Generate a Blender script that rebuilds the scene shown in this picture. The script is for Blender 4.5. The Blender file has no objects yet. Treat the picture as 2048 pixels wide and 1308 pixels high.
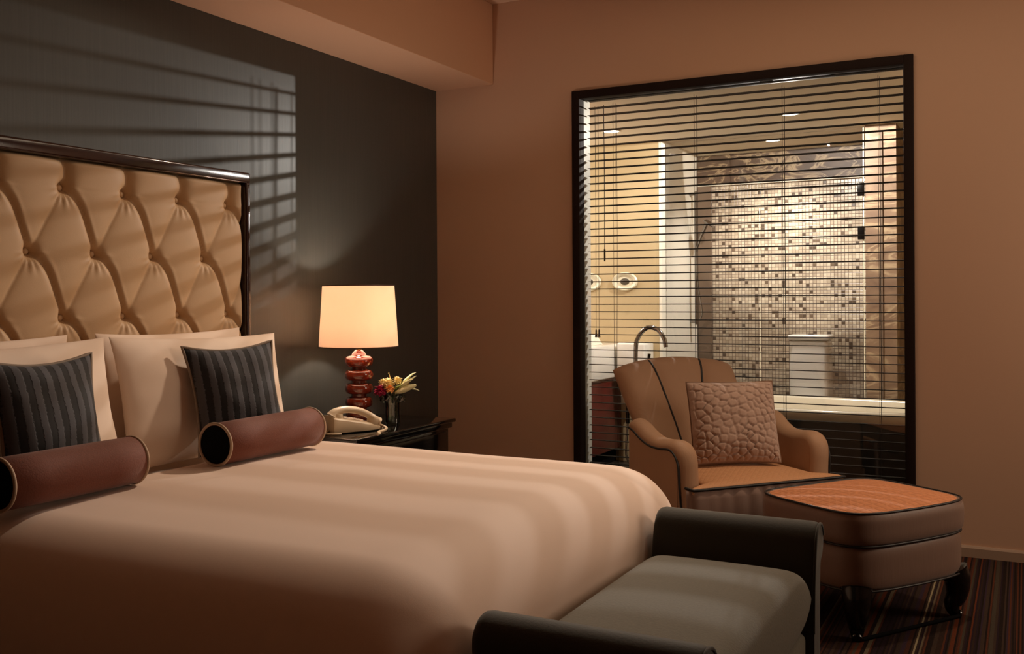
import bpy, bmesh, math, random
import numpy as np
from mathutils import Matrix, Vector, noise

random.seed(7)
C = bpy.context.scene.collection
PI = math.pi
rad = math.radians

# ------------------------------------------------------------------ materials
def lin(h):
    h = h.lstrip('#')
    out = []
    for i in (0, 2, 4):
        c = int(h[i:i+2], 16) / 255
        out.append(c / 12.92 if c <= .04045 else ((c + .055) / 1.055) ** 2.4)
    return (*out, 1)

class NT:
    def __init__(s, name):
        s.m = bpy.data.materials.new(name); s.m.use_nodes = True
        s.t = s.m.node_tree; s.n = s.t.nodes
        s.b = s.n['Principled BSDF']; s.out = s.n['Material Output']
    def add(s, kind, **kw):
        n = s.n.new(kind)
        for k, v in kw.items():
            if k.startswith('i_'):
                n.inputs[k[2:].replace('_', ' ')].default_value = v
            else:
                setattr(n, k, v)
        return n
    def link(s, a, b): s.t.links.new(a, b)
    def coord(s, scale=(1, 1, 1), kind='Object'):
        tc = s.add('ShaderNodeTexCoord'); mp = s.add('ShaderNodeMapping')
        mp.inputs['Scale'].default_value = scale
        s.link(tc.outputs[kind], mp.inputs['Vector'])
        return mp.outputs['Vector']
    def bump(s, height, strength=.3, dist=.01):
        b = s.add('ShaderNodeBump'); b.inputs['Strength'].default_value = strength
        b.inputs['Distance'].default_value = dist
        s.link(height, b.inputs['Height']); s.link(b.outputs['Normal'], s.b.inputs['Normal'])
    def ramp(s, fac, stops, interp='LINEAR'):
        r = s.add('ShaderNodeValToRGB'); cr = r.color_ramp; cr.interpolation = interp
        while len(cr.elements) < len(stops): cr.elements.new(.5)
        for e, (p, c) in zip(cr.elements, stops):
            e.position = p; e.color = lin(c) if isinstance(c, str) else c
        s.link(fac, r.inputs['Fac']); return r.outputs['Color']

def plain(name, col, rough=.5, metal=0., spec=.5, coat=0., sheen=0., nscale=None, nstr=.15, var=0., scale=(1, 1, 1)):
    m = NT(name)
    m.b.inputs['Base Color'].default_value = lin(col)
    m.b.inputs['Roughness'].default_value = rough
    m.b.inputs['Metallic'].default_value = metal
    m.b.inputs['Specular IOR Level'].default_value = spec
    m.b.inputs['Coat Weight'].default_value = coat
    m.b.inputs['Coat Roughness'].default_value = .05
    if sheen:
        m.b.inputs['Sheen Weight'].default_value = sheen
        m.b.inputs['Sheen Roughness'].default_value = .5
    if nscale:
        nz = m.add('ShaderNodeTexNoise', i_Scale=nscale, i_Detail=4.)
        m.link(m.coord(scale), nz.inputs['Vector'])
        m.bump(nz.outputs['Fac'], nstr, .004)
        if var:
            a = lin(col)
            lo = tuple(c * (1 - var) for c in a[:3]) + (1,)
            hi = tuple(min(1, c * (1 + var)) for c in a[:3]) + (1,)
            m.link(m.ramp(nz.outputs['Fac'], [(.3, lo), (.7, hi)]), m.b.inputs['Base Color'])
    return m.m

def glass(name, tint='#ffffff', gloss=.08, rough=.0):
    m = NT(name); m.n.remove(m.b)
    tr = m.add('ShaderNodeBsdfTransparent'); tr.inputs['Color'].default_value = lin(tint)
    gl = m.add('ShaderNodeBsdfGlossy'); gl.inputs['Roughness'].default_value = rough
    fr = m.add('ShaderNodeFresnel'); fr.inputs['IOR'].default_value = 1.45
    mx = m.add('ShaderNodeMixShader')
    mu = m.add('ShaderNodeMath', operation='MULTIPLY_ADD'); mu.inputs[1].default_value = .9; mu.inputs[2].default_value = gloss * .1
    m.link(fr.outputs[0], mu.inputs[0]); m.link(mu.outputs[0], mx.inputs['Fac'])
    m.link(tr.outputs[0], mx.inputs[1]); m.link(gl.outputs[0], mx.inputs[2])
    m.link(mx.outputs[0], m.out.inputs['Surface'])
    return m.m

def emit(name, col, strength):
    m = NT(name)
    m.b.inputs['Base Color'].default_value = lin(col)
    m.b.inputs['Emission Color'].default_value = lin(col)
    m.b.inputs['Emission Strength'].default_value = strength
    return m.m

def math_node(m, op, a, b=None):
    n = m.add('ShaderNodeMath', operation=op)
    for i, x in enumerate((a, b)):
        if x is None: continue
        if isinstance(x, (int, float)): n.inputs[i].default_value = x
        else: m.link(x, n.inputs[i])
    return n.outputs[0]

def carpet_mat():
    m = NT('striped carpet')
    v = m.coord(); sx = m.add('ShaderNodeSeparateXYZ'); m.link(v, sx.inputs[0])
    def layer(freq, off):
        w = math_node(m, 'FLOOR', math_node(m, 'MULTIPLY', math_node(m, 'ADD', sx.outputs['X'], off), freq))
        wn = m.add('ShaderNodeTexWhiteNoise', noise_dimensions='1D'); m.link(w, wn.inputs['W'])
        return wn.outputs['Value']
    c1 = m.ramp(layer(78, 3.1), [(0, '#2c1d16'), (.22, '#1d120e'), (.36, '#35271f'), (.52, '#2e2029'), (.62, '#3c2118'), (.74, '#2e221b'), (.84, '#552815'), (.92, '#3c3329')], 'CONSTANT')
    fine = layer(171, .7)
    mx = m.add('ShaderNodeMix', data_type='RGBA')
    thin = m.ramp(fine, [(0, '#000000'), (.66, '#ffffff')], 'CONSTANT')
    m.link(thin, mx.inputs[0]); m.link(c1, mx.inputs[6])
    c2 = m.ramp(fine, [(0, '#000000'), (.66, '#1b110d'), (.76, '#4a2617'), (.84, '#23161a'), (.93, '#5a4e3c'), (.965, '#85775c')], 'CONSTANT')
    m.link(c2, mx.inputs[7])
    m.link(mx.outputs[2], m.b.inputs['Base Color'])
    m.b.inputs['Roughness'].default_value = .95; m.b.inputs['Specular IOR Level'].default_value = .1
    nz = m.add('ShaderNodeTexNoise', i_Scale=420., i_Detail=2.); m.link(v, nz.inputs['Vector']); m.bump(nz.outputs['Fac'], .5, .004)
    return m.m

def wallpaper_dark():
    m = NT('dark lacquered panel')
    v = m.coord((1, 55, 1.2))
    nz = m.add('ShaderNodeTexNoise', i_Scale=2.2, i_Detail=4.); m.link(v, nz.inputs['Vector'])
    m.link(m.ramp(nz.outputs['Fac'], [(.3, '#3a3a36'), (.7, '#41413c')]), m.b.inputs['Base Color'])
    m.b.inputs['Roughness'].default_value = .41; m.b.inputs['Specular IOR Level'].default_value = .55
    m.bump(nz.outputs['Fac'], .12, .002)
    return m.m

def mosaic_mat():
    m = NT('small square mosaic')
    v = m.coord((1, 1, 1))
    sx = m.add('ShaderNodeSeparateXYZ'); m.link(v, sx.inputs[0])
    cb = m.add('ShaderNodeCombineXYZ'); m.link(sx.outputs['X'], cb.inputs[0]); m.link(sx.outputs['Z'], cb.inputs[1])
    N = 40.
    sc = m.add('ShaderNodeVectorMath', operation='SCALE'); sc.inputs['Scale'].default_value = N; m.link(cb.outputs[0], sc.inputs[0])
    fl = m.add('ShaderNodeVectorMath', operation='FLOOR'); m.link(sc.outputs[0], fl.inputs[0])
    wn = m.add('ShaderNodeTexWhiteNoise', noise_dimensions='2D'); m.link(fl.outputs[0], wn.inputs['Vector'])
    tile = m.ramp(wn.outputs['Value'], [(0, '#55483a'), (.06, '#b0a089'), (.25, '#bfaf98'), (.5, '#cbbca4'), (.72, '#b5a58f'), (.88, '#d3c4ac'), (.97, '#6d5c4a')], 'CONSTANT')
    fr = m.add('ShaderNodeVectorMath', operation='FRACTION'); m.link(sc.outputs[0], fr.inputs[0])
    s2 = m.add('ShaderNodeSeparateXYZ'); m.link(fr.outputs[0], s2.inputs[0])
    def edge(o):
        return math_node(m, 'MINIMUM', o, math_node(m, 'SUBTRACT', 1., o))
    d = math_node(m, 'MINIMUM', edge(s2.outputs[0]), edge(s2.outputs[1]))
    g = math_node(m, 'GREATER_THAN', d, .07)
    mx = m.add('ShaderNodeMix', data_type='RGBA'); m.link(g, mx.inputs[0])
    mx.inputs[6].default_value = lin('#6e5c50'); m.link(tile, mx.inputs[7])
    m.link(mx.outputs[2], m.b.inputs['Base Color'])
    m.b.inputs['Roughness'].default_value = .3
    m.bump(math_node(m, 'MINIMUM', d, .12), .5, .02)
    return m.m

def marble_mat(name, a, b, c, scale=3.):
    m = NT(name)
    nz = m.add('ShaderNodeTexNoise', i_Scale=scale, i_Detail=8., i_Distortion=1.6); m.link(m.coord((1, 1, 2.2)), nz.inputs['Vector'])
    m.link(m.ramp(nz.outputs['Fac'], [(.3, a), (.5, b), (.56, c), (.6, b), (.75, a)]), m.b.inputs['Base Color'])
    m.b.inputs['Roughness'].default_value = .5
    return m.m

def stripe_fabric():
    m = NT('striped charcoal velvet')
    v = m.coord(); sx = m.add('ShaderNodeSeparateXYZ'); m.link(v, sx.inputs[0])
    w = math_node(m, 'FRACT', math_node(m, 'MULTIPLY', math_node(m, 'ADD', sx.outputs['X'], 2.), 24.5))
    nz = m.add('ShaderNodeTexNoise', i_Scale=160., i_Detail=3.); m.link(v, nz.inputs['Vector'])
    w2 = math_node(m, 'ADD', w, math_node(m, 'MULTIPLY', math_node(m, 'SUBTRACT', nz.outputs['Fac'], .5), .25))
    m.link(m.ramp(w2, [(0, '#17161a'), (.40, '#19181c'), (.47, '#4b4b52'), (.90, '#55555c'), (.97, '#17161a')]), m.b.inputs['Base Color'])
    m.b.inputs['Roughness'].default_value = .8
    m.b.inputs['Sheen Weight'].default_value = .15
    h = m.ramp(w2, [(.0, '#000000'), (.40, '#000000'), (.47, '#ffffff'), (.90, '#ffffff'), (.97, '#000000')])
    m.bump(h, .35, .004)
    return m.m

def quilt_mat(name, col, rough=.55, n=38., strength=.5, rot=45):
    m = NT(name)
    tc = m.add('ShaderNodeTexCoord'); mp = m.add('ShaderNodeMapping'); mp.inputs['Rotation'].default_value = (0, 0, rad(rot))
    m.link(tc.outputs['Object'], mp.inputs['Vector'])
    sx = m.add('ShaderNodeSeparateXYZ'); m.link(mp.outputs['Vector'], sx.inputs[0])
    def tri(o):
        f = math_node(m, 'FRACT', math_node(m, 'MULTIPLY', o, n))
        return math_node(m, 'MINIMUM', f, math_node(m, 'SUBTRACT', 1., f))
    h = math_node(m, 'POWER', math_node(m, 'MINIMUM', math_node(m, 'MINIMUM', tri(sx.outputs[0]), tri(sx.outputs[1])), .3), .5)
    m.bump(h, strength, .008)
    m.b.inputs['Base Color'].default_value = lin(col); m.b.inputs['Roughness'].default_value = rough
    m.b.inputs['Specular IOR Level'].default_value = .25
    return m.m

def shade_mat():
    m = NT('ivory lamp shade cloth'); m.n.remove(m.b)
    d = m.add('ShaderNodeBsdfDiffuse'); d.inputs['Color'].default_value = lin('#f1dcc4')
    t = m.add('ShaderNodeBsdfTranslucent'); t.inputs['Color'].default_value = lin('#fbe6d2')
    mx = m.add('ShaderNodeMixShader'); mx.inputs['Fac'].default_value = .5
    m.link(d.outputs[0], mx.inputs[1]); m.link(t.outputs[0], mx.inputs[2]); m.link(mx.outputs[0], m.out.inputs['Surface'])
    return m.m

M = dict(
    wall=plain('warm beige wall paint', '#c39d82', .85, nscale=90, nstr=.04),
    ceil=plain('ceiling paint', '#d8b59a', .9),
    soffit=plain('soffit paint', '#d2a585', .85),
    base=plain('painted baseboard', '#a08570', .6),
    frame=plain('dark wenge frame', '#21140f', .7, spec=.15, nscale=30, nstr=.1, scale=(1, 1, 8)),
    jamb=plain('pale stone reveal', '#d8d6cc', .25, nscale=6, nstr=.02, var=.12),
    slat=plain('dark brown blind slat', '#150e0a', .7, spec=.12),
    cord=plain('dark blind cord', '#2a1f18', .8),
    gloss=plain('black gloss lacquer', '#0b0a0a', .08, coat=.6),
    mahog=plain('polished mahogany', '#2a110b', .18, coat=.5, nscale=14, nstr=.03, var=.3, scale=(1, 8, 8)),
    leather=plain('cream leather', '#c6a580', .5, nscale=260, nstr=.06, spec=.3),
    sheet=plain('white bed linen', '#efd9c6', .8, nscale=500, nstr=.05, sheen=.1),
    duvet=plain('white duvet cover', '#ecd2c0', .75, nscale=500, nstr=.05, sheen=.15),
    velvet=stripe_fabric(),
    piping=plain('taupe piping', '#8f7f70', .7),
    brown=plain('chestnut suede', '#6e3520', .75, nscale=220, nstr=.2, var=.12, sheen=.2),
    black=plain('black satin', '#070607', .9, spec=.1),
    cream_pipe=plain('cream piping', '#b59d86', .7),
    olive=plain('grey green velvet', '#57523f', .8, nscale=180, nstr=.15, var=.14, sheen=.3),
    olive_dark=plain('dark grey green velvet', '#34332b', .8, nscale=180, nstr=.12, sheen=.25),
    chair=quilt_mat('tan woven upholstery', '#a88468', .6, 90., .06),
    seat=quilt_mat('tan ribbed seat fabric', '#c08d66', .55, 52., .25),
    chair_low=plain('mauve brown upholstery', '#7d6154', .7, nscale=120, nstr=.15, sheen=.2, scale=(1, 1, .15)),
    pipe_dark=plain('black piping cord', '#120c0a', .5),
    otto_top=quilt_mat('copper quilted satin', '#c8835a', .7, 30., .8, 0),
    otto=plain('taupe satin', '#7d6050', .5, nscale=120, nstr=.12, scale=(1, 1, .12), sheen=.15),
    ebony=plain('ebony legs', '#0b0807', .25, coat=.3),
    fur=plain('mauve taupe plush', '#ad8f7e', .9, nscale=240, nstr=.15, sheen=.35),
    plush_back=plain('brown cushion back', '#7a5a44', .8),
    ceramic=plain('oxblood glazed ceramic', '#6a2210', .12, coat=.7),
    shade=shade_mat(),
    shade_trim=plain('dark shade trim', '#5b3626', .6),
    brass=plain('brass', '#8c6a3a', .3, metal=1.),
    bulb=emit('lit bulb', '#ffd9a8', 6.),
    phone=plain('ivory plastic', '#d9c3a4', .35),
    phone_dark=plain('dark display window', '#3a1f1a', .2),
    vase=glass('clear vase glass', '#dfe6e4', .5),
    pane=glass('window glass', '#ffffff', .1),
    shower=glass('shower glass', '#ffffff', .05),
    water=glass('vase water', '#d5dcd6', .3),
    petal=plain('cream lily petal', '#ece6b4', .5, nscale=20, nstr=.05),
    leaf=plain('pale green leaf', '#9aa84e', .5),
    stem=plain('green stem', '#5d7034', .5),
    cream_f=plain('cream petals', '#f2dca0', .6),
    peach_f=plain('peach petals', '#e6a25c', .6),
    magenta=plain('magenta petals', '#9c1440', .6),
    carpet=carpet_mat(), dark=wallpaper_dark(), mosaic=mosaic_mat(),
    emper=marble_mat('dark emperador marble', '#3c2d22', '#54402f', '#a08a6a', 4.),
    pier=marble_mat('brown veined stone', '#6b5342', '#8a7058', '#b09878', 2.5),
    trim_stone=plain('grey brown stone', '#6f5d4d', .35),
    bwall=plain('cream bathroom wall', '#c2ac84', .7),
    bwhite=plain('white bathroom wall', '#f4eedd', .6),
    bceil=plain('white bathroom ceiling', '#e6d6bd', .8),
    bfloor=plain('dark bathroom tile', '#2b2722', .3),
    porcelain=plain('white porcelain', '#f3efe6', .15, coat=.4),
    tub_side=plain('shaded tub skirt', '#2a2925', .35),  # dark panel tone that also carries the shade on the window side
    tub=plain('ivory tub enamel', '#cfc5ae', .2, coat=.3),
    redwood=plain('red brown veneer', '#5c1f18', .3, nscale=12, nstr=.03, var=.2, scale=(8, 1, 1)),
    chrome=plain('chrome', '#8f8c88', .12, metal=1.),
    dchrome=plain('dark metal', '#2a2826', .25, metal=.9),
    plaque=plain('ivory glazed plaque', '#e8e0c6', .3),
    plaque_in=plain('grey relief', '#4c463a', .5),
    bottle=plain('black toiletry bottle', '#1b1715', .3),
    down=emit('downlight disc', '#fff0d8', 14.),
)

# ------------------------------------------------------------------ mesh tools
def link(name, me, mat=None, parent=None, smooth=True):
    o = bpy.data.objects.new(name, me); C.objects.link(o)
    if mat is not None: me.materials.append(M[mat] if isinstance(mat, str) else mat)
    if smooth: me.shade_smooth()
    if parent is not None: o.parent = parent
    return o

def raw(name, v, f, mat, parent=None, smooth=True):
    me = bpy.data.meshes.new(name)
    me.from_pydata([tuple(map(float, p)) for p in v], [], f); me.update()
    bm = bmesh.new(); bm.from_mesh(me); bmesh.ops.recalc_face_normals(bm, faces=bm.faces); bm.to_mesh(me); bm.free()
    return link(name, me, mat, parent, smooth)

def from_bm(name, bm, mat, parent=None, smooth=True, angle=40):
    me = bpy.data.meshes.new(name)
    bmesh.ops.recalc_face_normals(bm, faces=bm.faces)
    bm.to_mesh(me); bm.free()
    o = link(name, me, mat, parent, smooth)
    if smooth: me.set_sharp_from_angle(angle=rad(angle))
    return o

def bx(bm, lo, hi, bev=0., seg=3):
    r = bmesh.ops.create_cube(bm, size=1.)
    vs = r['verts']
    for v in vs:
        v.co = Vector([lo[i] + (v.co[i] + .5) * (hi[i] - lo[i]) for i in range(3)])
    if bev:
        es = list({e for v in vs for e in v.link_edges})
        bmesh.ops.bevel(bm, geom=es, offset=bev, segments=seg, profile=.5, affect='EDGES', clamp_overlap=True)

def box(name, lo, hi, mat, parent=None, bev=0., seg=3):
    bm = bmesh.new(); bx(bm, lo, hi, bev, seg)
    return from_bm(name, bm, mat, parent, smooth=bev > 0)

def boxes(name, rows, mat, parent=None, bev=0.):
    bm = bmesh.new()
    for lo, hi in rows: bx(bm, lo, hi, bev)
    return from_bm(name, bm, mat, parent, smooth=bev > 0)

def lathe_bm(bm, prof, n=40, loc=(0, 0, 0)):
    rings = []
    for r, z in prof:
        if r < 1e-6:
            rings.append([bm.verts.new((loc[0], loc[1], loc[2] + z))])
        else:
            rings.append([bm.verts.new((loc[0] + r * math.cos(2*PI*i/n), loc[1] + r * math.sin(2*PI*i/n), loc[2] + z)) for i in range(n)])
    for a, b in zip(rings, rings[1:]):
        for i in range(n):
            j = (i + 1) % n
            if len(a) == 1 and len(b) == 1: continue
            if len(a) == 1: bm.faces.new((a[0], b[j], b[i]))
            elif len(b) == 1: bm.faces.new((a[i], a[j], b[0]))
            else: bm.faces.new((a[i], a[j], b[j], b[i]))

def lathe(name, prof, mat, parent=None, n=40, loc=(0, 0, 0), angle=50):
    bm = bmesh.new(); lathe_bm(bm, prof, n, loc)
    return from_bm(name, bm, mat, parent, angle=angle)

def smooth_path(pts, k=6, closed=False):
    P = [Vector(p) for p in pts]; out = []; n = len(P)
    for i in range(n if closed else n - 1):
        if closed: a, b, c, d = P[i-1], P[i], P[(i+1) % n], P[(i+2) % n]
        else: a, b, c, d = P[max(i-1, 0)], P[i], P[i+1], P[min(i+2, n-1)]
        for j in range(k):
            t = j / k
            out.append(.5 * ((2*b) + (-a+c)*t + (2*a-5*b+4*c-d)*t*t + (-a+3*b-3*c+d)*t**3))
    if not closed: out.append(P[-1])
    return out

def tube_bm(bm, pts, r, n=10, closed=False, cap=True, flat=1.):
    P = [Vector(p) for p in pts]; N = len(P); rings = []
    T = []
    for i in range(N):
        if closed: t = P[(i+1) % N] - P[i-1]
        else: t = P[min(i+1, N-1)] - P[max(i-1, 0)]
        T.append(t.normalized() if t.length > 1e-9 else Vector((0, 0, 1)))
    up = Vector((0, 0, 1)) if abs(T[0].z) < .9 else Vector((1, 0, 0))
    nrm = (up - T[0] * up.dot(T[0])).normalized()
    for i in range(N):
        nrm = (nrm - T[i] * nrm.dot(T[i]))
        nrm = nrm.normalized() if nrm.length > 1e-6 else T[i].orthogonal().normalized()
        bi = T[i].cross(nrm)
        rr = r(i / max(1, N-1)) if callable(r) else r
        rings.append([bm.verts.new(P[i] + rr * (math.cos(2*PI*k/n) * nrm * flat + math.sin(2*PI*k/n) * bi)) for k in range(n)])
    rng = range(N if closed else N - 1)
    for i in rng:
        a, b = rings[i], rings[(i+1) % N]
        for k in range(n):
            bm.faces.new((a[k], a[(k+1) % n], b[(k+1) % n], b[k]))
    if cap and not closed:
        bm.faces.new(rings[0][::-1]); bm.faces.new(rings[-1])

def tube(name, pts, r, mat, parent=None, n=10, closed=False, k=None, flat=1.):
    if k: pts = smooth_path(pts, k, closed)
    bm = bmesh.new(); tube_bm(bm, pts, r, n, closed, flat=flat)
    return from_bm(name, bm, mat, parent, angle=60)

def surf_closed(front, back, nu, nv):
    """two grids that share their border -> one closed skin"""
    V = []; F = []; idf = {}; idb = {}
    for j in range(nv+1):
        for i in range(nu+1):
            u, v = -1 + 2*i/nu, -1 + 2*j/nv
            idf[i, j] = len(V); V.append(front(u, v))
            if i in (0, nu) or j in (0, nv): idb[i, j] = idf[i, j]
            else:
                idb[i, j] = len(V); V.append(back(u, v))
    for j in range(nv):
        for i in range(nu):
            F.append((idf[i, j], idf[i+1, j], idf[i+1, j+1], idf[i, j+1]))
            F.append((idb[i, j], idb[i, j+1], idb[i+1, j+1], idb[i+1, j]))
    return V, F

def pillow_fn(W, H, T, pinch=.05, p=2.6, q=.55, seed=0, wrinkle=.006, edge=.0):
    def pos(u, v, s):
        x = W/2 * u * (1 - pinch * (1 - v*v) * abs(u)**3)
        y = H/2 * v * (1 - pinch * (1 - u*u) * abs(v)**3)
        e = max(0., (1 - abs(u)**p)) ** q * max(0., (1 - abs(v)**p)) ** q
        w = wrinkle * noise.fractal(Vector((x*7 + seed, y*7, s + seed)), 1., 2., 3) * min(1, e*3)
        return Vector((x, y + H/2, s * (T/2 * e) + w))
    return pos

def warp(n, g=1.): pass

def pillow_mesh(name, W, H, T, mat, parent, n=36, **kw):
    pos = pillow_fn(W, H, T, **kw)
    cl = lambda u: math.copysign(math.sin(abs(u) * PI/2) ** 1.0, u)
    V, F = surf_closed(lambda u, v: pos(cl(u), cl(v), 1), lambda u, v: pos(cl(u), cl(v), -1), n, n)
    return raw(name, V, F, mat, parent)

def pillow_border(W, H, pinch, n=20):
    pos = pillow_fn(W, H, .1, pinch=pinch, wrinkle=0)
    P = []
    for i in range(n): P.append(pos(-1 + 2*i/n, -1, 0))
    for i in range(n): P.append(pos(1, -1 + 2*i/n, 0))
    for i in range(n): P.append(pos(1 - 2*i/n, 1, 0))
    for i in range(n): P.append(pos(-1, 1 - 2*i/n, 0))
    return P

def tag(o, label=None, cat=None, group=None, kind=None):
    if label: o['label'] = label
    if cat: o['category'] = cat
    if group: o['group'] = group
    if kind: o['kind'] = kind
    return o

def thing(name, label, cat, loc=(0, 0, 0), rz=0., group=None, mat=None):
    o = bpy.data.objects.new(name, None); C.objects.link(o)
    o.empty_display_size = .05
    if mat is not None: o.matrix_world = mat
    else:
        o.location = loc; o.rotation_euler = (0, 0, rz)
    return tag(o, label, cat, group)

def struct(o): o['kind'] = 'structure'; return o

def lean_matrix(loc, lean, yaw=0., roll=0.):
    """local x -> world +y (towards the window wall), local y -> up, leaning back to the headboard, local z -> into the room"""
    c, s = math.cos(lean), math.sin(lean)
    m = Matrix(((0, -s, c), (1, 0, 0), (0, c, s))).to_4x4()
    return Matrix.Translation(loc) @ Matrix.Rotation(yaw, 4, 'Z') @ m @ Matrix.Rotation(roll, 4, 'Z')

def add_mod(o, kind, **kw):
    md = o.modifiers.new(kind.lower(), kind)
    for k, v in kw.items(): setattr(md, k, v)
    return md

def copy_thing(o, parent=None):
    c = o.copy(); C.objects.link(c)
    if parent is not None: c.parent = parent
    for ch in [x for x in bpy.data.objects if x.parent == o]:
        copy_thing(ch, c)
    return c

# ------------------------------------------------------------------ bedroom shell
RX, RY, RZ = 4.7, -6.2, 2.80
WX0, WX1, WZ0, WZ1 = .86, 2.556, .10, 2.262      # window opening
struct(box('floor', (-.1, RY, -.1), (RX, 0, 0), 'carpet'))
struct(box('wall_headboard', (-.12, RY, 0), (0, 0, RZ), 'dark'))
struct(boxes('wall_window', [((-.12, 0, 0), (WX0, .15, RZ)), ((WX1, 0, 0), (RX + .1, .15, RZ)),
                             ((WX0, 0, 0), (WX1, .15, WZ0)), ((WX0, 0, WZ1), (WX1, .15, RZ))], 'wall'))
struct(box('wall_right', (RX, RY, 0), (RX + .1, 0, RZ), 'wall'))
struct(box('wall_front', (-.12, RY - .1, 0), (RX + .1, RY, RZ), 'wall'))
struct(box('ceiling', (-.12, RY, RZ), (RX + .1, .15, RZ + .1), 'ceil'))
struct(box('ceiling_soffit_beam', (0, RY, 2.352), (.375, 0, RZ), 'soffit', bev=.004))
bm = bmesh.new()
pr = [(0, 0), (-.016, 0), (-.016, .04), (-.010, .05), (0, .05)]
for a, b in (((2.556 + .0, 0), (RX, 0)), ((0, 0), (.86, 0))):
    v0 = [bm.verts.new((a[0], y, z)) for y, z in pr]; v1 = [bm.verts.new((b[0], y, z)) for y, z in pr]
    for i in range(len(pr)):
        j = (i + 1) % len(pr); bm.faces.new((v0[i], v0[j], v1[j], v1[i]))
    bm.faces.new(v0); bm.faces.new(v1[::-1])
struct(from_bm('baseboard_window', bm, 'base', smooth=False))

# window between bedroom and bathroom
win = struct(bpy.data.objects.new('window_1', None)); C.objects.link(win); win.location = (WX0, 0, WZ0)
ww, wh, fw = WX1 - WX0, WZ1 - WZ0, .043
boxes('window_frame', [((0, -.018, 0), (fw, .05, wh)), ((ww - fw, -.018, 0), (ww, .05, wh)),
                       ((fw, -.018, wh - fw), (ww - fw, .05, wh)), ((fw, -.018, 0), (ww - fw, .05, fw))], 'frame', win, bev=.003)
boxes('window_reveal', [((.0, .05, 0), (fw - .008, .15, wh)), ((ww - fw + .008, .05, 0), (ww, .15, wh)),
                        ((fw, .05, 0), (ww - fw, .15, fw - .01))], 'jamb', win)
box('window_head', (fw, .051, wh - .010), (ww - fw, .15, wh - .001), 'slat', win)
box('window_pane', (fw - .005, .030, fw - .005), (ww - fw + .005, .036, wh - fw + .005), 'pane', win)

# venetian blind behind the glass
bl = thing('venetian_blind', 'dark slatted venetian blind hanging in the framed window to the bathroom', 'blind', (WX0 + fw, .105, WZ1 - fw))
bw = ww - 2*fw
bm = bmesh.new()
pitch, tilt = .0408, rad(-3.0)
ns = 48
for i in range(ns):
    z = -.034 - i * pitch
    w = .019
    prof = []
    for k in range(7):
        t = -1 + 2*k/6
        prof.append((t*w, .0022*(1 - t*t)))
    loop = prof + [(y, zz - .0022) for y, zz in prof[::-1]]
    loop = [(y*math.cos(tilt) - zz*math.sin(tilt), y*math.sin(tilt) + zz*math.cos(tilt)) for y, zz in loop]
    sag = .0025 * math.sin(i * 1.9) * .4
    a = [bm.verts.new((.004, y, z + zz + sag)) for y, zz in loop]; b = [bm.verts.new((bw - .004, y, z + zz - sag)) for y, zz in loop]
    for k in range(len(loop)):
        l = (k + 1) % len(loop); bm.faces.new((a[k], a[l], b[l], b[k]))
    bm.faces.new(a); bm.faces.new(b[::-1])
from_bm('slats', bm, 'slat', bl, angle=50)
box('headrail', (.002, -.026, .004), (bw - .002, .026, .028), 'slat', bl, bev=.003)
zb = -.034 - ns * pitch
box('bottom_rail', (.004, -.025, zb - .008), (bw - .004, .025, zb + .008), 'slat', bl, bev=.004)
for cx in (.155, .60, 1.045, 1.49):
    bm = bmesh.new()
    for dy in (-.026, .026):
        tube_bm(bm, [(cx, dy, -.02), (cx, dy, zb)], .0011, 6)
    tube_bm(bm, [(cx + .004, 0, -.02), (cx + .004, 0, zb)], .0009, 6)
    from_bm('ladder_cord', bm, 'cord', bl)
wand = tube('tilt_wand', [(.105, -.034, -.03), (.108, -.036, -.4), (.107, -.036, -.86)], .0022, 'cord', bl, 8)
tube('wand_grip', [(.107, -.036, -.80), (.107, -.036, -.865)], .0048, 'slat', wand, 10)
for dx in (.055, .072):
    c = tube('pull_cord', [(dx, -.034, -.03), (dx + .002, -.036, -.7), (dx, -.036, -1.235)], .0012, 'cord', bl, 6)
    lathe('tassel', [(0, .02), (.003, .02), (.0045, .012), (.004, .004), (.0075, -.022), (0, -.022)], 'slat', c, 12, (dx, -.036, -1.25))

# ------------------------------------------------------------------ headboard
HY0, HY1, HZ1, HZ0 = -3.50, -1.648, 1.697, .30
hb = thing('headboard', 'tall button tufted cream leather headboard in a polished dark wood frame', 'headboard', (0, (HY0 + HY1)/2, 0))
hw = (HY1 - HY0) / 2
fwid = .045
def frame_bar(bm, lo, hi): bx(bm, lo, hi, .008, 3)
bm = bmesh.new()
frame_bar(bm, (.001, -hw, HZ1 - fwid), (.105, hw, HZ1))
frame_bar(bm, (.001, -hw, .0), (.105, -hw + .028, HZ1 - fwid + .004))
frame_bar(bm, (.001, hw - .028, .0), (.105, hw, HZ1 - fwid + .004))
from_bm('frame', bm, 'mahog', hb)
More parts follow.
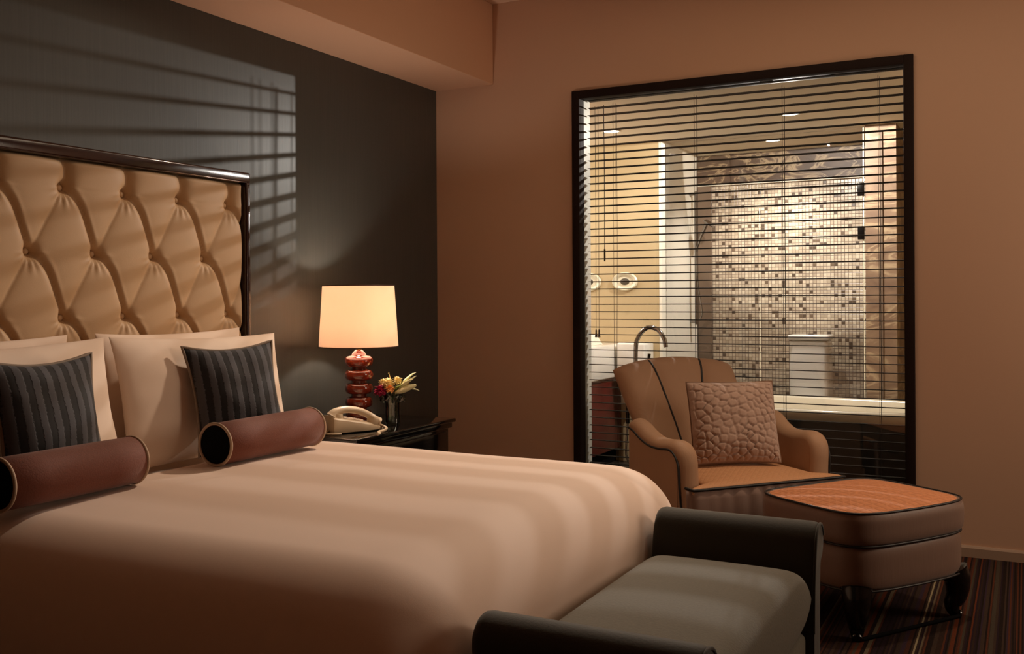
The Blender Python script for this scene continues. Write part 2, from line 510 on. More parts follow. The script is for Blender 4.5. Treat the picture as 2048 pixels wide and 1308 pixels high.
# tufting
by0 = -1.755 - (HY0 + HY1)/2         # first button column, local
DY, DZ, ZB = .2615, .2235, 1.5525
def tuft(y, z):
    a = (y - by0) / DY; b = (z - ZB) / (2 * DZ)
    if z > ZB:                                          # straight pleats above the top row
        t = min(1., (z - ZB) / .10)
        f = a - round(a)
        sag = .16 * math.sin(min(1, (z - ZB) / .1) * PI) * (1 if True else 0)
        fa = (a - sag * .35); fa = fa - round(fa)
        h = (1 - math.exp(-abs(fa) / .055)) * (.55 + .45 * abs(math.sin(PI * fa)) ** .6)
        p, q = a + b, a - b
        r = math.hypot(f * DY, z - ZB)
        return h, r, f * DY, z - ZB
    p, q = a + b, a - b
    pf, qf = p - math.floor(p), q - math.floor(q)
    # deep folds: curved; run from a button down to the lower right
    pc = p - .085 * math.sin(PI * qf) - .03 * math.sin(2*PI * qf)
    qc = q + .02 * math.sin(PI * pf)
    dp = abs(pc - round(pc)); dq = abs(qc - round(qc))
    sharp = 1 - math.exp(-dp / .035)
    soft = 1 - math.exp(-dq / .15)
    dome = (abs(math.sin(PI * pc)) * abs(math.sin(PI * qc))) ** .35
    h = .52 * sharp + .16 * soft + .32 * dome
    # asymmetric roll of the fold
    s = pc - round(pc)
    h += .10 * math.exp(-((s - .06) / .05) ** 2)
    rp, rq = round(p), round(q)
    ay, bz = (rp + rq) / 2, (rp - rq) / 2
    dy = (a - ay) * DY; dz = (b - bz) * 2 * DZ
    return h, math.hypot(dy, dz), dy, dz
ny, nz = 330, 150
px0, px1 = -hw + .026, hw - .026
pz0, pz1 = .78, HZ1 - fwid + .004
V = []; F = []
for j in range(nz + 1):
    z = pz0 + (pz1 - pz0) * j / nz
    for i in range(ny + 1):
        y = px0 + (px1 - px0) * i / ny
        h, r, dy, dz = tuft(y, z)
        eb = min(y - px0, px1 - y, pz1 - z) / .022
        eb = max(0, min(1, eb)); eb = eb * (2 - eb)
        dip = math.exp(-(r / .022) ** 2)
        th = math.atan2(dy, -dz)
        wr = 0.
        if dz < 0.0 and r > 1e-4:
            wr = math.sin(th * 13 + 1.5) * math.exp(-((r - .035) / .032) ** 2) * max(0, math.cos(th * .9)) ** .7
        x = .052 + eb * (.038 * h + .008) - .030 * dip * eb + .0032 * wr
        V.append((x, y, z))
for j in range(nz):
    for i in range(ny):
        k = j * (ny + 1) + i
        F.append((k, k + 1, k + ny + 2, k + ny + 1))
raw('tufted_panel', V, F, 'leather', hb)
box('backing_panel', (.001, -hw + .02, .05), (.045, hw - .02, HZ1 - .02), 'leather', hb)
for row, (z, off) in enumerate(((ZB, 0), (ZB - DZ, .5), (ZB - 2*DZ, 0), (ZB - 3*DZ, .5))):
    for k in range(7):
        y = by0 - (k + off) * DY
        if y < px0 + .02: continue
        lathe('button', [(0, .006), (.006, .005), (.0105, .002), (.012, -.002), (.010, -.006), (0, -.007)], 'leather', hb, 16, (0, 0, 0)).matrix_local = Matrix.Translation((.056, y, z)) @ Matrix.Rotation(PI/2, 4, 'Y')

# ------------------------------------------------------------------ bed
bed = thing('bed', 'king size bed with a cream mattress set against the tufted headboard', 'bed', (.11, -2.57, 0))
box('bed_base', (.02, -.76, .06), (1.80, .80, .30), 'black', bed, bev=.02)
box('mattress', (.02, -.66, .302), (1.64, .79, .580), 'sheet', bed, bev=.13, seg=6)
for sx in (.12, 1.74):
    for sy in (-.69, .73):
        lathe('leg', [(0, 0), (.03, 0), (.035, .061), (0, .061)], 'black', bed, 16, (sx, sy, 0))

# duvet: a sheet that lies on the mattress, rolls over its edges and hangs
IX1, IY0, IY1 = 1.78, -3.10, -1.935     # inner rectangle of the flat top
RR = .26                                 # plan radius of corners and shoulders
def duvet_point(u, v):
    du = max(0., u - IX1); dv = v - IY1 if v > IY1 else (v - IY0 if v < IY0 else 0.)
    bx_, by_ = min(u, IX1), min(max(v, IY0), IY1)
    d = math.hypot(du, dv)
    nx, ny_ = (du / d, dv / d) if d > 1e-9 else (0, 0)
    # quarter super-ellipse shoulder, horizontal half-axis RR, vertical half-axis SH, then a plumb drop
    near = max(0., -ny_) ** 3                   # softer roll on the side away from the window
    SH = .22 + .09 * near
    R_ = RR + .04 * near
    L = R_ + .10
    if d <= L:
        t = (d / L) * PI/2
        sq = max(0., ny_)                     # crisper edge along the window side
        hx = R_ * math.sin(t) ** (.92 - .34 * sq + .05 * near); dz = SH * (1 - max(0, math.cos(t)) ** (.92 - .30 * sq + .25 * near))
    else:
        hx = R_; dz = SH + (d - L)
    corner = abs(nx * ny_) * 2
    ang = math.atan2(ny_, nx)
    low = max(0., min(1., (d - .2) / .4))
    fold = 0.
    if d > .12:
        fold = low * (.012 * math.sin(ang * 14 + .6) * corner + .006 * math.sin((bx_ + by_) * 9 + 1))
        fold += low * .015 * corner
    z = .622 - dz
    z += .010 * (1 - ((by_ - (IY0 + IY1)/2) / ((IY1 - IY0)/2)) ** 2) * max(0., 1 - du / .2)
    z += .004 * noise.noise(Vector((u * 2.2, v * 2.2, 3.))) * max(0, 1 - d/.3) + .004 * noise.noise(Vector((u*1.1 - .3, v*3.2, 8)))
    return Vector((bx_ + nx * (hx + fold), by_ + ny_ * (hx + fold), max(.07, z)))
U = list(np.linspace(.60, 1.74, 40)) + list(np.linspace(1.77, 2.15, 36)) + list(np.linspace(2.165, 2.50, 16))
VV = list(np.linspace(-3.92, -3.58, 16)) + list(np.linspace(-3.565, -3.07, 44)) + list(np.linspace(-3.03, -2.03, 30)) + list(np.linspace(-1.97, -1.57, 36)) + list(np.linspace(-1.555, -1.21, 16))
V = [duvet_point(u, v) for v in VV for u in U]
nu = len(U)
F = [(j*nu + i, j*nu + i + 1, (j+1)*nu + i + 1, (j+1)*nu + i) for j in range(len(VV) - 1) for i in range(nu - 1)]
dv = raw('duvet', V, F, 'duvet')
add_mod(dv, 'SOLIDIFY', thickness=.02, offset=-1.)
add_mod(dv, 'SUBSURF', levels=1, render_levels=1)
tag(dv, 'smooth pale duvet spread over the bed and hanging down its foot and sides', 'duvet')
# make sure solidify goes inward
if dv.data.polygons[len(F)//2].normal.z < 0: dv.data.flip_normals()

# pillows
def pillow(label, loc, lean, yaw, W=.78, H=.44, T=.15, seed=0, roll=0., pinch=.06):
    t = thing('bed_pillow', label, 'pillow', mat=lean_matrix(loc, lean, yaw, roll), group='white bed pillows at the headboard')
    pillow_mesh('pillowcase', W, H, T, 'sheet', t, seed=seed, pinch=pinch)
    return t
pillow('white pillow standing against the headboard behind the striped cushion nearer the lamp', (.205, -2.135, .590), rad(5), 0, .70, .462, .09, seed=3)
pillow('white pillow in front, propping up the striped cushion nearer the lamp', (.400, -2.155, .590), rad(12), rad(-2), .78, .455, .13, seed=9, roll=rad(-1))
pillow('white pillow against the headboard, farther from the lamp, mostly hidden', (.205, -2.975, .590), rad(5), 0, .76, .462, .09, seed=5)
pillow('white pillow propping up the striped cushion farther from the lamp', (.400, -2.95, .590), rad(12), rad(1), .80, .455, .13, seed=13, roll=rad(1))

def striped_cushion(label, loc, lean, yaw, roll):
    t = thing('striped_cushion', label, 'cushion', mat=lean_matrix(loc, lean, yaw, roll), group='striped charcoal cushions on the bed')
    W, H, T = .338, .395, .125
    pillow_mesh('cover', W, H, T, 'velvet', t, seed=loc[1], pinch=.13, wrinkle=.010, p=2.0, q=.6)
    tube('piping', pillow_border(W, H, .13), .0055, 'piping', t, 8, closed=True)
    return t
striped_cushion('charcoal striped cushion behind the bolster on the lamp side of the bed', (.572, -2.190, .630), rad(18), rad(-24), rad(2))
striped_cushion('charcoal striped cushion farther from the lamp, cut off at the picture edge', (.555, -2.925, .616), rad(12), rad(-3), rad(1))

def bolster(label, loc, length, yaw=0.):
    t = thing('bolster', label, 'bolster', loc, yaw, group='chestnut brown bolsters on the bed')
    R = .068
    prof = [(0, -length/2 + .004), (R*.9, -length/2), (R, -length/2 + .006), (R*1.005, -length/4), (R*1.01, 0), (R*1.005, length/4), (R, length/2 - .006), (R*.9, length/2), (0, length/2 - .004)]
    rot = Matrix.Translation((0, 0, R)) @ Matrix.Rotation(-PI/2, 4, 'X')
    b = lathe('sleeve', prof[1:-1], 'brown', t, 48); b.matrix_local = rot
    for s in (-1, 1):
        e = lathe('end_cap', [(0, s*(length/2 + .004)), (R*.5, s*(length/2 + .003)), (R*.93, s*(length/2 - .001))], 'black', t, 48); e.matrix_local = rot
        tag(e, 'black round end')
        ring = [(R*.98*math.cos(2*PI*i/48), R*.98*math.sin(2*PI*i/48), s*(length/2 - .001)) for i in range(48)]
        p = tube('piping', ring, .0048, 'cream_pipe', t, 8, closed=True); p.matrix_local = rot
    return t
bolster('chestnut brown bolster on the lamp side of the bed', (.706, -2.238, .6345), .48, rad(1))
bolster('chestnut brown bolster lying farther from the lamp, nearer the camera', (.706, -3.013, .6345), .42, rad(0))

# ------------------------------------------------------------------ nightstand and what stands on it
NZ = .580
nst = thing('nightstand', 'black gloss lacquered nightstand between the bed and the window wall', 'nightstand', (.0, -1.115, 0))
box('body', (.012, -.385, .03), (.515, .385, .535), 'gloss', nst, bev=.006)
bm = bmesh.new()
bx(bm, (.004, -.402, .562), (.548, .402, NZ), .005); bx(bm, (.004, -.39, .535), (.533, .39, .562), .004)
from_bm('top', bm, 'gloss', nst)
for z0, z1 in ((.06, .28), (.30, .52)):
    d = box('drawer', (.512, -.36, z0), (.526, .36, z1), 'gloss', nst, bev=.004)
    k = lathe('knob', [(0, 0), (.006, 0), (.006, .012), (.013, .018), (.011, .026), (0, .028)], 'brass', d, 16)
    k.matrix_local = Matrix.Translation((.526, 0, (z0 + z1)/2)) @ Matrix.Rotation(PI/2, 4, 'Y')
for sy in (-.36, .36):
    for sx in (.05, .48):
        box('foot', (sx - .02, sy - .02, 0), (sx + .02, sy + .02, .031), 'gloss', nst)

lp = thing('table_lamp', 'lit table lamp with an oxblood stacked ceramic base and ivory drum shade', 'lamp', (.27, -1.12, NZ + .001))
prof = [(0, 0), (.055, 0), (.058, .006)]
zc = .012
for k in range(5):
    R0 = .066 - .001 * (4 - k)
    hgt = .0625
    for a in np.linspace(-PI/2, PI/2, 13):
        prof.append((.036 + (R0 - .036) * math.cos(a) ** .62, zc + hgt/2 + (hgt/2 - .006) * math.sin(a)))
    zc += hgt
prof += [(.034, zc + .001), (.026, zc + .012), (.014, zc + .022), (0, zc + .022)]
lathe('base', prof, 'ceramic', lp, 48, angle=80)
lathe('neck', [(.012, zc + .018), (.012, .38), (.018, .382), (.018, .40), (0, .40)], 'brass', lp, 20)
S0, S1, SB, ST = .362, .642, .182, .165
lathe('lamp_shade', [(SB, S0), (ST, S1), (ST - .002, S1), (SB - .002, S0), (SB, S0)], 'shade', lp, 64)
sh = [x for x in lp.children if x.name.startswith('lamp_shade')] or None
for r, z, nm in ((SB, S0, 'lower_trim'), (ST, S1, 'upper_trim')):
    tube(nm, [(r*math.cos(2*PI*i/64), r*math.sin(2*PI*i/64), z) for i in range(64)], .0022, 'shade_trim', lp, 8, closed=True)
bm = bmesh.new()
for k in range(3):
    a = 2*PI*k/3 + .4
    tube_bm(bm, [(.016*math.cos(a), .016*math.sin(a), .395), ((SB - .012)*math.cos(a), (SB - .012)*math.sin(a), S0 + .012)], .0018, 6)
from_bm('spider', bm, 'brass', lp)
lathe('bulb', [(0, .40), (.012, .40), (.014, .42), (.026, .445), (.030, .468), (.022, .490), (0, .498)], 'bulb', lp, 20)

# telephone
ph = thing('telephone', 'ivory corded desk telephone on the nightstand, handset on its cradle', 'telephone', (.372, -1.300, NZ + .001), rad(62))
# local x runs along the phone towards its lower front end
L0, L1, PW = -.125, .125, .075
rows = []
for t in np.linspace(0, 1, 14):
    x = L0 + (L1 - L0) * t
    z = .058 * (1 - t) ** .8 + .016 if t < .98 else .012
    w = PW * (1 - .22 * max(0, t - .6) / .4) * (1 if t < .93 else .8)
    rows.append([(x, -w, .006), (x, -w, z - .008), (x, -w + .010, z), (x, 0, z + .003), (x, w - .010, z), (x, w, z - .008), (x, w, .006)])
V = [p for r in rows for p in r]; n = 7
F = [(i*n + k, i*n + k + 1, (i+1)*n + k + 1, (i+1)*n + k) for i in range(13) for k in range(n - 1)]
F += [tuple(range(n)), tuple(13*n + k for k in range(n))[::-1]] + [(i*n, (i+1)*n, (i+1)*n + n - 1, i*n + n - 1) for i in range(13)]
b = raw('body', V, F, 'phone', ph); add_mod(b, 'BEVEL', width=.003, segments=2, limit_method='ANGLE')
# handset: a bowed bar with two thick ends
hp = [(-.122, -.038, .076), (-.105, -.038, .092), (-.06, -.038, .101), (0, -.038, .093), (.05, -.038, .072), (.085, -.038, .048), (.10, -.038, .036)]
hs = tube('handset', hp, lambda t: .021 + .010 * (abs(t - .5) * 2) ** 3, 'phone', ph, 16, k=5, flat=.72)
for (x, z, a) in ((-.098, .074, .1), (.078, .040, .5)):
    e = lathe('handset_cup', [(0, -.014), (.025, -.014), (.029, -.006), (.027, .012), (0, .014)], 'phone', hs, 24)
    e.matrix_local = Matrix.Translation((x, -.038, z)) @ Matrix.Rotation(a, 4, 'Y')
box('display', (.070, .012, .030), (.102, .056, .0345), 'phone_dark', ph, bev=.001).rotation_euler = (0, rad(8), 0)
bm = bmesh.new()
for r in range(4):
    for c in range(3):
        x = .045 - r * .022; y = .015 + c * .017
        z = .058 * (1 - (x - L0)/(L1 - L0)) ** .8 + .0165
        bx(bm, (x - .007, y - .006, z), (x + .007, y + .006, z + .005), .0015, 1)
from_bm('keypad', bm, 'cream_pipe', ph)
tube('handset_cord', [(.100, -.05, .026), (.118, -.085, .012), (.085, -.125, .008), (.045, -.155, .008), (.030, -.195, .008), (.010, -.215, .008)], .0062, 'phone', ph, 8, k=6)
tube('line_cord', [(-.122, -.02, .014), (-.155, -.05, .007), (-.15, -.09, .007), (-.11, -.115, .007)], .0045, 'phone', ph, 8, k=6)

# vase with flowers
VX, VY = .405, -1.045
vs = thing('flower_vase', 'small clear glass vase with a ruffled collar beside the telephone', 'vase', (VX, VY, NZ + .001))
lathe('glass_body', [(0, 0), (.034, 0), (.036, .004), (.035, .06), (.036, .10), (.040, .125), (.046, .14), (.044, .142), (.038, .126), (.033, .10), (.032, .06), (.033, .012), (0, .010)], 'vase', vs, 32)
lathe('water', [(0, .012), (.0315, .012), (.031, .06), (.031, .085), (0, .085)], 'water', vs, 32)
bm = bmesh.new()
for k in range(9):
    a = 2*PI*k/9
    P = []
    for j in range(14):
        b_ = 2*PI*j/14
        P.append(((.046 + .012*math.cos(b_))*math.cos(a + .28*math.sin(b_)), (.046 + .012*math.cos(b_))*math.sin(a + .28*math.sin(b_)), .122 + .016*math.sin(b_)))
    tube_bm(bm, P, .0045, 8, closed=True)
from_bm('ruffle', bm, 'vase', vs)

def petal_bm(bm, base, direction, length, width, curl=.25, cup=.3, nseg=8):
    d = Vector(direction).normalized()
    side = d.cross(Vector((0, 0, 1)));  side = side.normalized() if side.length > 1e-3 else Vector((1, 0, 0))
    up = side.cross(d)
    g = []
    for i in range(nseg + 1):
        t = i / nseg
        w = width * (math.sin(PI * (t*.92 + .05)) ** .8) * (1 - .25*t)
        bend = curl * t * t * length
        row = []
        for k in range(5):
            s = -1 + k/2
            p = Vector(base) + d * (length * t) - up * bend + side * (w * s) + up * (cup * w * s * s)
            row.append(bm.verts.new(p))
        g.append(row)
    for i in range(nseg):
        for k in range(4): bm.faces.new((g[i][k], g[i][k+1], g[i+1][k+1], g[i+1][k]))

def finish_petals(name, bm, mat, parent, th=.0015):
    o = from_bm(name, bm, mat, parent, angle=180)
    add_mod(o, 'SOLIDIFY', thickness=th)
    return o

zt = NZ + .001
# the lily points to the room, away from the lamp (image right)
r_dir = Vector((.886, .463, 0))     # picture-right on the ground
ly = thing('lily', 'open cream lily bloom leaning out of the glass vase', 'flower', (VX, VY, zt + .150))
lb = Vector((.0, .0, .005)) + r_dir * .028
for k, (az, el, ln_, w) in enumerate(((0, .25, .085, .016), (.5, .75, .10, .016), (-.55, .55, .09, .016), (.2, 1.05, .105, .013), (-.1, .62, .10, .018), (1.0, .5, .07, .015))):
    bm = bmesh.new()
    d = Matrix.Rotation(az, 3, 'Z') @ (r_dir * math.cos(el)) + Vector((0, 0, math.sin(el)))
    petal_bm(bm, lb + d * .008, d, ln_, w * 1.35, curl=(.28 if k in (0, 3, 5) else -.06), cup=.5)
    finish_petals('petal', bm, 'petal', ly)
tube('stem', [(-.012, -.006, -.135), (0.004, .002, -.04), tuple(lb)], .0028, 'stem', ly, 8, k=4)
bm = bmesh.new()
for k in range(4):
    d = r_dir * .8 + Vector((.1*math.sin(k*2.), .1*math.cos(k*2.), .55))
    tube_bm(bm, [lb + d*.01, lb + d*.06], .0012, 6)
from_bm('stamens', bm, 'peach_f', ly)
bud = thing('lily_bud', 'long pale green lily bud lying below the open cream lily', 'flower', (VX, VY, zt + .150))
b0 = r_dir * .020 + Vector((.004, -.020, -.004))
tube('bud', [b0, b0 + r_dir*.03 + Vector((0, 0, .012)), b0 + r_dir*.065 + Vector((0, 0, .026)), b0 + r_dir*.098 + Vector((0, 0, .036))], lambda t: .003 + .012*math.sin(PI*min(1, t*.93 + .04)), 'petal', bud, 14, k=5)
tube('stem', [(.010, -.012, -.135), (.012, -.010, -.03), b0], .0026, 'stem', bud, 8, k=4)
for k, (az, el, lab) in enumerate(((.15, .9, 'broad green leaf standing behind the open lily'), (-.35, .55, 'broad green leaf low between the cream blooms and the lily'))):
    bm = bmesh.new()
    d = Matrix.Rotation(az, 3, 'Z') @ (r_dir * math.cos(el)) + Vector((0, 0, math.sin(el)))
    petal_bm(bm, r_dir*.006 + Vector((-.01*k, .016 - .03*k, .0)), d, .072, .014, .1, .6)
    lf = finish_petals('lily_leaf', bm, 'leaf', None)
    lf.location = (VX, VY, zt + .150)
    tag(lf, lab, 'leaf')

def bloom(name, label, c, R, mat, n=46, pl=.5, seed=0):
    rnd = random.Random(seed)
    t = thing(name, label, 'flower', c)
    bm = bmesh.new()
    for k in range(n):
        zz = 1 - 1.75 * (k + .5)/n; aa = k * 2.39996
        rr = math.sqrt(max(0, 1 - zz*zz))
        d = Vector((rr*math.cos(aa), rr*math.sin(aa), zz))
        j = Vector((rnd.uniform(-.2, .2), rnd.uniform(-.2, .2), rnd.uniform(-.1, .3)))
        petal_bm(bm, d * R * .35, (d + j), R * .72 * rnd.uniform(.85, 1.15), R * .34, curl=.35, cup=.4, nseg=4)
    bmesh.ops.create_icosphere(bm, subdivisions=2, radius=R*.6)
    from_bm('petals', bm, mat, t, angle=180)
    tube('stem', [(0, 0, -R*.5), (VX - c[0], VY - c[1], zt + .13 - c[2] - .02), ((VX - c[0])*.9, (VY - c[1])*.9, zt + .02 - c[2])], .0022, 'stem', t, 6, k=3)
    return t
zv = zt + .150
bloom('carnation', 'cream ruffled bloom at the middle of the bouquet', (VX - .012, VY - .016, zv + .036), .030, 'cream_f', seed=1)
bloom('carnation', 'pale cream bloom behind the magenta flowers, beside the lamp base', (VX - .040, VY - .016, zv + .042), .021, 'cream_f', seed=2)
bloom('carnation', 'small cream bloom touching the lily leaf at the back', (VX + .014, VY + .022, zv + .050), .021, 'cream_f', seed=3)
bloom('carnation', 'peach coloured bloom low over the vase rim', (VX + .010, VY - .034, zv + .016), .021, 'peach_f', seed=4)
bloom('hydrangea', 'deep magenta bloom spilling over the lamp side of the vase', (VX - .036, VY - .050, zv + .008), .028, 'magenta', seed=5)
bloom('hydrangea', 'smaller magenta bloom just above the vase rim', (VX - .016, VY - .054, zv + .004), .018, 'magenta', seed=6)
tw = tube('twig', [(VX - .008, VY + .004, zv - .06), (VX - .012, VY + .002, zv + .05), (VX - .020, VY - .002, zv + .088)], lambda t: .0018 + (.0022 if t > .93 else 0), 'cream_f', None, 8, k=5)
tag(tw, 'thin pale stamen stalk sticking straight up above the cream blooms', 'flower')

# ------------------------------------------------------------------ armchair
CH = Vector((2.06, -.78, 0)); CA = rad(50)
ch = thing('armchair', 'tan upholstered armchair with a fan shaped back and black piping by the window', 'armchair', CH, CA)
# local: x to the chair's side (image right), y backwards, z up
def back_mid(t, h):
    w = .264 + .055 * h
    x = w * t - .018
    y = .49 + .225 * h - (.21 * (1 - h) + .03) * abs(t) ** 2.2
    z = .30 + h * (.575 - .048 * t * t)
    return Vector((x, y, z))
def chan(h): return .20 + .24 * h
def back_n(t, h, e=1e-3):
    a = back_mid(t + e, h) - back_mid(t - e, h); b = back_mid(t, min(1, h + e)) - back_mid(t, max(0, h - e))
    n = a.cross(b).normalized()
    return n if n.y < 0 else -n
def back_skin(u, v, s):
    cu = math.sin(u * PI/2); h = (math.sin(v * PI/2) + 1) / 2
    e = max(0, 1 - abs(cu) ** 7) ** .5 * max(0, 1 - abs(2*h - 1) ** 9) ** .5
    T = .052
    bulge = 0.
    if s > 0:
        f = abs(cu * 1.5 - round(cu * 1.5)) if abs(cu) < 1 else .5
        g = (cu + 1) * 1.5; g = abs(g - round(g))           # 0 at t = -1, -1/3, 1/3, 1
        inner = abs(abs(cu) - chan(h))
        bulge = .024 * (1 - math.exp(-inner / .09)) * (.3 + .7 * h)
    return back_mid(cu, h) + back_n(cu, h) * s * e * (T + bulge)
V, F = surf_closed(lambda u, v: back_skin(u, v, 1), lambda u, v: back_skin(u, v, -1), 72, 30)
raw('backrest', V, F, 'chair', ch)
def on_front(t, h, off=.002):
    u = math.asin(t) / (PI/2); v = math.asin(2*h - 1) / (PI/2)
    return back_skin(u, v, 1) + back_n(t, h) * off
for t in (-1, 1):
    pts = [on_front(t*chan(h), h) for h in np.linspace(.10, .975, 22)]
    tube('back_piping', pts, .0058, 'pipe_dark', ch, 8)
# arms: profile in y-z, padded cross-section
def arm(side):
    top = smooth_path([(.03, .0, .15), (.05, .0, .40), (.052, .0, .50), (.070, .0, .548), (.115, .0, .572), (.20, .0, .566), (.27, .0, .570), (.33, .0, .590), (.38, .0, .618), (.415, .0, .630)], 5)
    P = [(p[0], p[2]) for p in top]
    W = .047
    V = []; F = []
    m = 12
    for (y, z) in P: pass
    n = len(P)
    cen = (.45, .25)
    for i, (y, z) in enumerate(P):
        splay = .012 * max(0, (z - .35)) / .25 + .022 * max(0, (y - .2) / .25) ** 1.3 * (z > .45)
        ty, tz = P[min(i+1, n-1)][0] - P[max(i-1, 0)][0], P[min(i+1, n-1)][1] - P[max(i-1, 0)][1]
        l = math.hypot(ty, tz); ny_, nz_ = -tz / l, ty / l       # outward
        for k in range(m + 1):
            a = PI * k / m
            V.append((side * (.322 + splay + W * math.cos(a)), y + ny_ * (W*.75 * (math.sin(a) - .75)), z + nz_ * (W*.75 * (math.sin(a) - .75))))
    for i in range(n - 1):
        for k in range(m): F.append((i*(m+1) + k, i*(m+1) + k + 1, (i+1)*(m+1) + k + 1, (i+1)*(m+1) + k))
    # side walls down to the base
    base = len(V)
    for k in (0, m):
        ids = []
        for i in range(n):
            q = V[i*(m+1) + k]
            ids.append(i*(m+1) + k)
        lo = []
        for i in range(n):
            q = V[i*(m+1) + k]
            yy = max(q[1], .03)
            V.append((q[0], yy if i else q[1], .15)); lo.append(len(V) - 1)
        for i in range(n - 1): F.append((ids[i], ids[i+1], lo[i+1], lo[i]))
    o = raw('arm', V, F, 'chair', ch)
    out = [(side * (.322 + .012 * max(0, z - .35)/.25 + .022 * max(0, (y - .2) / .25) ** 1.3 + W * 1.02), y + .012, z - .030) for y, z in P[3:]]
    tube('arm_piping', out, .0045, 'pipe_dark', ch, 8)
    return o
arm(-1); arm(1)
box('seat_base', (-.31, .04, .15), (.31, .60, .325), 'chair_low', ch, bev=.02)
# T-shaped seat cushion, crowned
def seat_pos(u, v, s):
    cu, cv = math.sin(u*PI/2), math.sin(v*PI/2)
    e = max(0, 1 - abs(cu)**10)**.5 * max(0, 1 - abs(cv)**10)**.5
    y = .275 + cv * .305
    wx = .272 + .100 * (1 / (1 + math.exp((y - .008) / .008)))
    if s > 0: return Vector((cu*wx, y - .006*e*(cv < -.9), .405 + e * (.020 + .022 * (1 - cu*cu) * (1 - cv*cv))))
    return Vector((cu*wx, y, .395 - e * .068))
V, F = surf_closed(lambda u, v: seat_pos(u, v, 1), lambda u, v: seat_pos(u, v, -1), 48, 40)
raw('seat_cushion', V, F, 'seat', ch)
fp = [Vector((x, -.033 - .004, .405)) for x in np.linspace(-.37, .37, 16)]
tube('seat_piping', [(-.372, .02, .405)] + fp + [(.372, .02, .405)], .006, 'pipe_dark', ch, 8)
# gathered front drop under the seat edge
V = []; F = []
nx = 110
for j in range(9):
    t = j / 8
    for i in range(nx + 1):
        x = -.372 + .744 * i / nx
        pl = .006 * math.sin(x * 95 + .6*math.sin(x*23)) * (.35 + .65*(1 - t)) * (.5 + .5*math.sin(x*9 + 2))
        edge = max(0, abs(x) - .345) / .027
        V.append((x, -.024 + .03*edge*edge - .006*math.sin(t*PI) + pl*.7, .398 - t * .27))
for j in range(8):
    for i in range(nx): F.append((j*(nx+1) + i, j*(nx+1) + i + 1, (j+1)*(nx+1) + i + 1, (j+1)*(nx+1) + i))
fd = raw('front_valance', V, F, 'chair_low', ch); add_mod(fd, 'SOLIDIFY', thickness=.012, offset=1.)
for sx in (-.30, .30):
    for y in (.06, .60):
        lathe('leg', [(0, 0), (.014, 0), (.020, .10), (.026, .151), (0, .151)], 'ebony', ch, 16, (sx, y, 0))

# plush cushion on the chair
cw = thing('plush_cushion', 'mauve plush cushion with a pebbled relief leaning on the armchair', 'cushion')
cush_loc = CH + Matrix.Rotation(CA, 3, 'Z') @ Vector((-.008, .185, .452))
cm = Matrix.Translation(cush_loc) @ Matrix.Rotation(CA - rad(16), 4, 'Z') @ Matrix.Rotation(PI/2 - rad(17), 4, 'X')
cw.matrix_world = cm
W, H, T = .385, .355, .15
rnd = random.Random(4)
seeds = [(rnd.uniform(-.2, .2), rnd.uniform(0, .4)) for _ in range(170)]
S = np.array(seeds)
G = np.stack(np.meshgrid(np.linspace(-.2, .2, 90), np.linspace(0, .4, 90)), -1).reshape(-1, 2)
for _ in range(5):                        # even the pebbles out
    own = np.argmin(((G[:, None] - S[None]) ** 2).sum(-1), 1)
    S = np.array([G[own == k].mean(0) if (own == k).any() else S[k] for k in range(len(S))])
pos = pillow_fn(W, H, T, pinch=.03, wrinkle=.006, seed=2)
def cell(x, y):
    xx = x + .006 * noise.noise(Vector((x*30, y*30, 1))); yy = y + .006 * noise.noise(Vector((x*30, y*30, 7)))
    d = np.sort(np.hypot((S[:, 0] - xx), (S[:, 1] - yy)*1.15))[:2]
    return min(1., (d[1] - d[0]) / .010)
def cf(u, v):
    a, b = math.sin(u*PI/2*.999), math.sin(v*PI/2*.999)
    p = pos(a, b, 1)
    k = cell(p.x, p.y)
    amp = .012 * min(1, (1 - max(abs(a), abs(b))) * 9) * (.85 + .5 * noise.noise(Vector((p.x*9, p.y*9, 4))))
    p.z += amp * (k ** .6 - .6)
    return p
V, F = surf_closed(cf, lambda u, v: pos(math.sin(u*PI/2*.999), math.sin(v*PI/2*.999), -1), 120, 120)
raw('plush_cover', V, F, 'fur', cw)
tube('edge_piping', pillow_border(W, H, .03), .004, 'plush_back', cw, 8, closed=True)

# ------------------------------------------------------------------ ottoman
OT = Vector((2.462, -1.015, 0)); OA = rad(56)
ot = thing('ottoman', 'two tier taupe ottoman with a copper quilted top and black cabriole legs', 'ottoman', OT, OA)
OW, OD = .296, .240
def slab(name, z0, z1, mat, ow, od, crown=0., bulge=.022, pinch_=.012):
    V = []; F = []
    n = 72; m = 12
    def outline(a):
        e = 6.
        c, s = math.cos(a), math.sin(a)
        x = ow * math.copysign(abs(c) ** (2/e), c); y = od * math.copysign(abs(s) ** (2/e), s)
        if s < 0: y -= bulge * (1 - (x/ow)**2)         # bowed face towards the room
        if abs(c) > .1: x += math.copysign(bulge*.4, c) * (1 - (y/od)**2 if abs(y) < od else 0)
        return x, y
    rings = []
    for j in range(m + 1):
        t = j / m
        z = z0 + (z1 - z0) * t
        k = 1 - pinch_ * (abs(2*t - 1) ** 4) * 3
        ring = []
        for i in range(n):
            x, y = outline(2*PI*i/n)
            ring.append(len(V)); V.append((x*k, y*k, z))
        rings.append(ring)
    for a, b in zip(rings, rings[1:]):
        for i in range(n): F.append((a[i], a[(i+1) % n], b[(i+1) % n], b[i]))
    F.append(tuple(rings[0][::-1]))
    if not crown:
        F.append(tuple(rings[-1]))
    return V, F, rings[-1], outline
V, F, _, outl = slab('lower', .168, .318, 'otto', OW, OD)
raw('lower_tier', V, F, 'otto', ot)
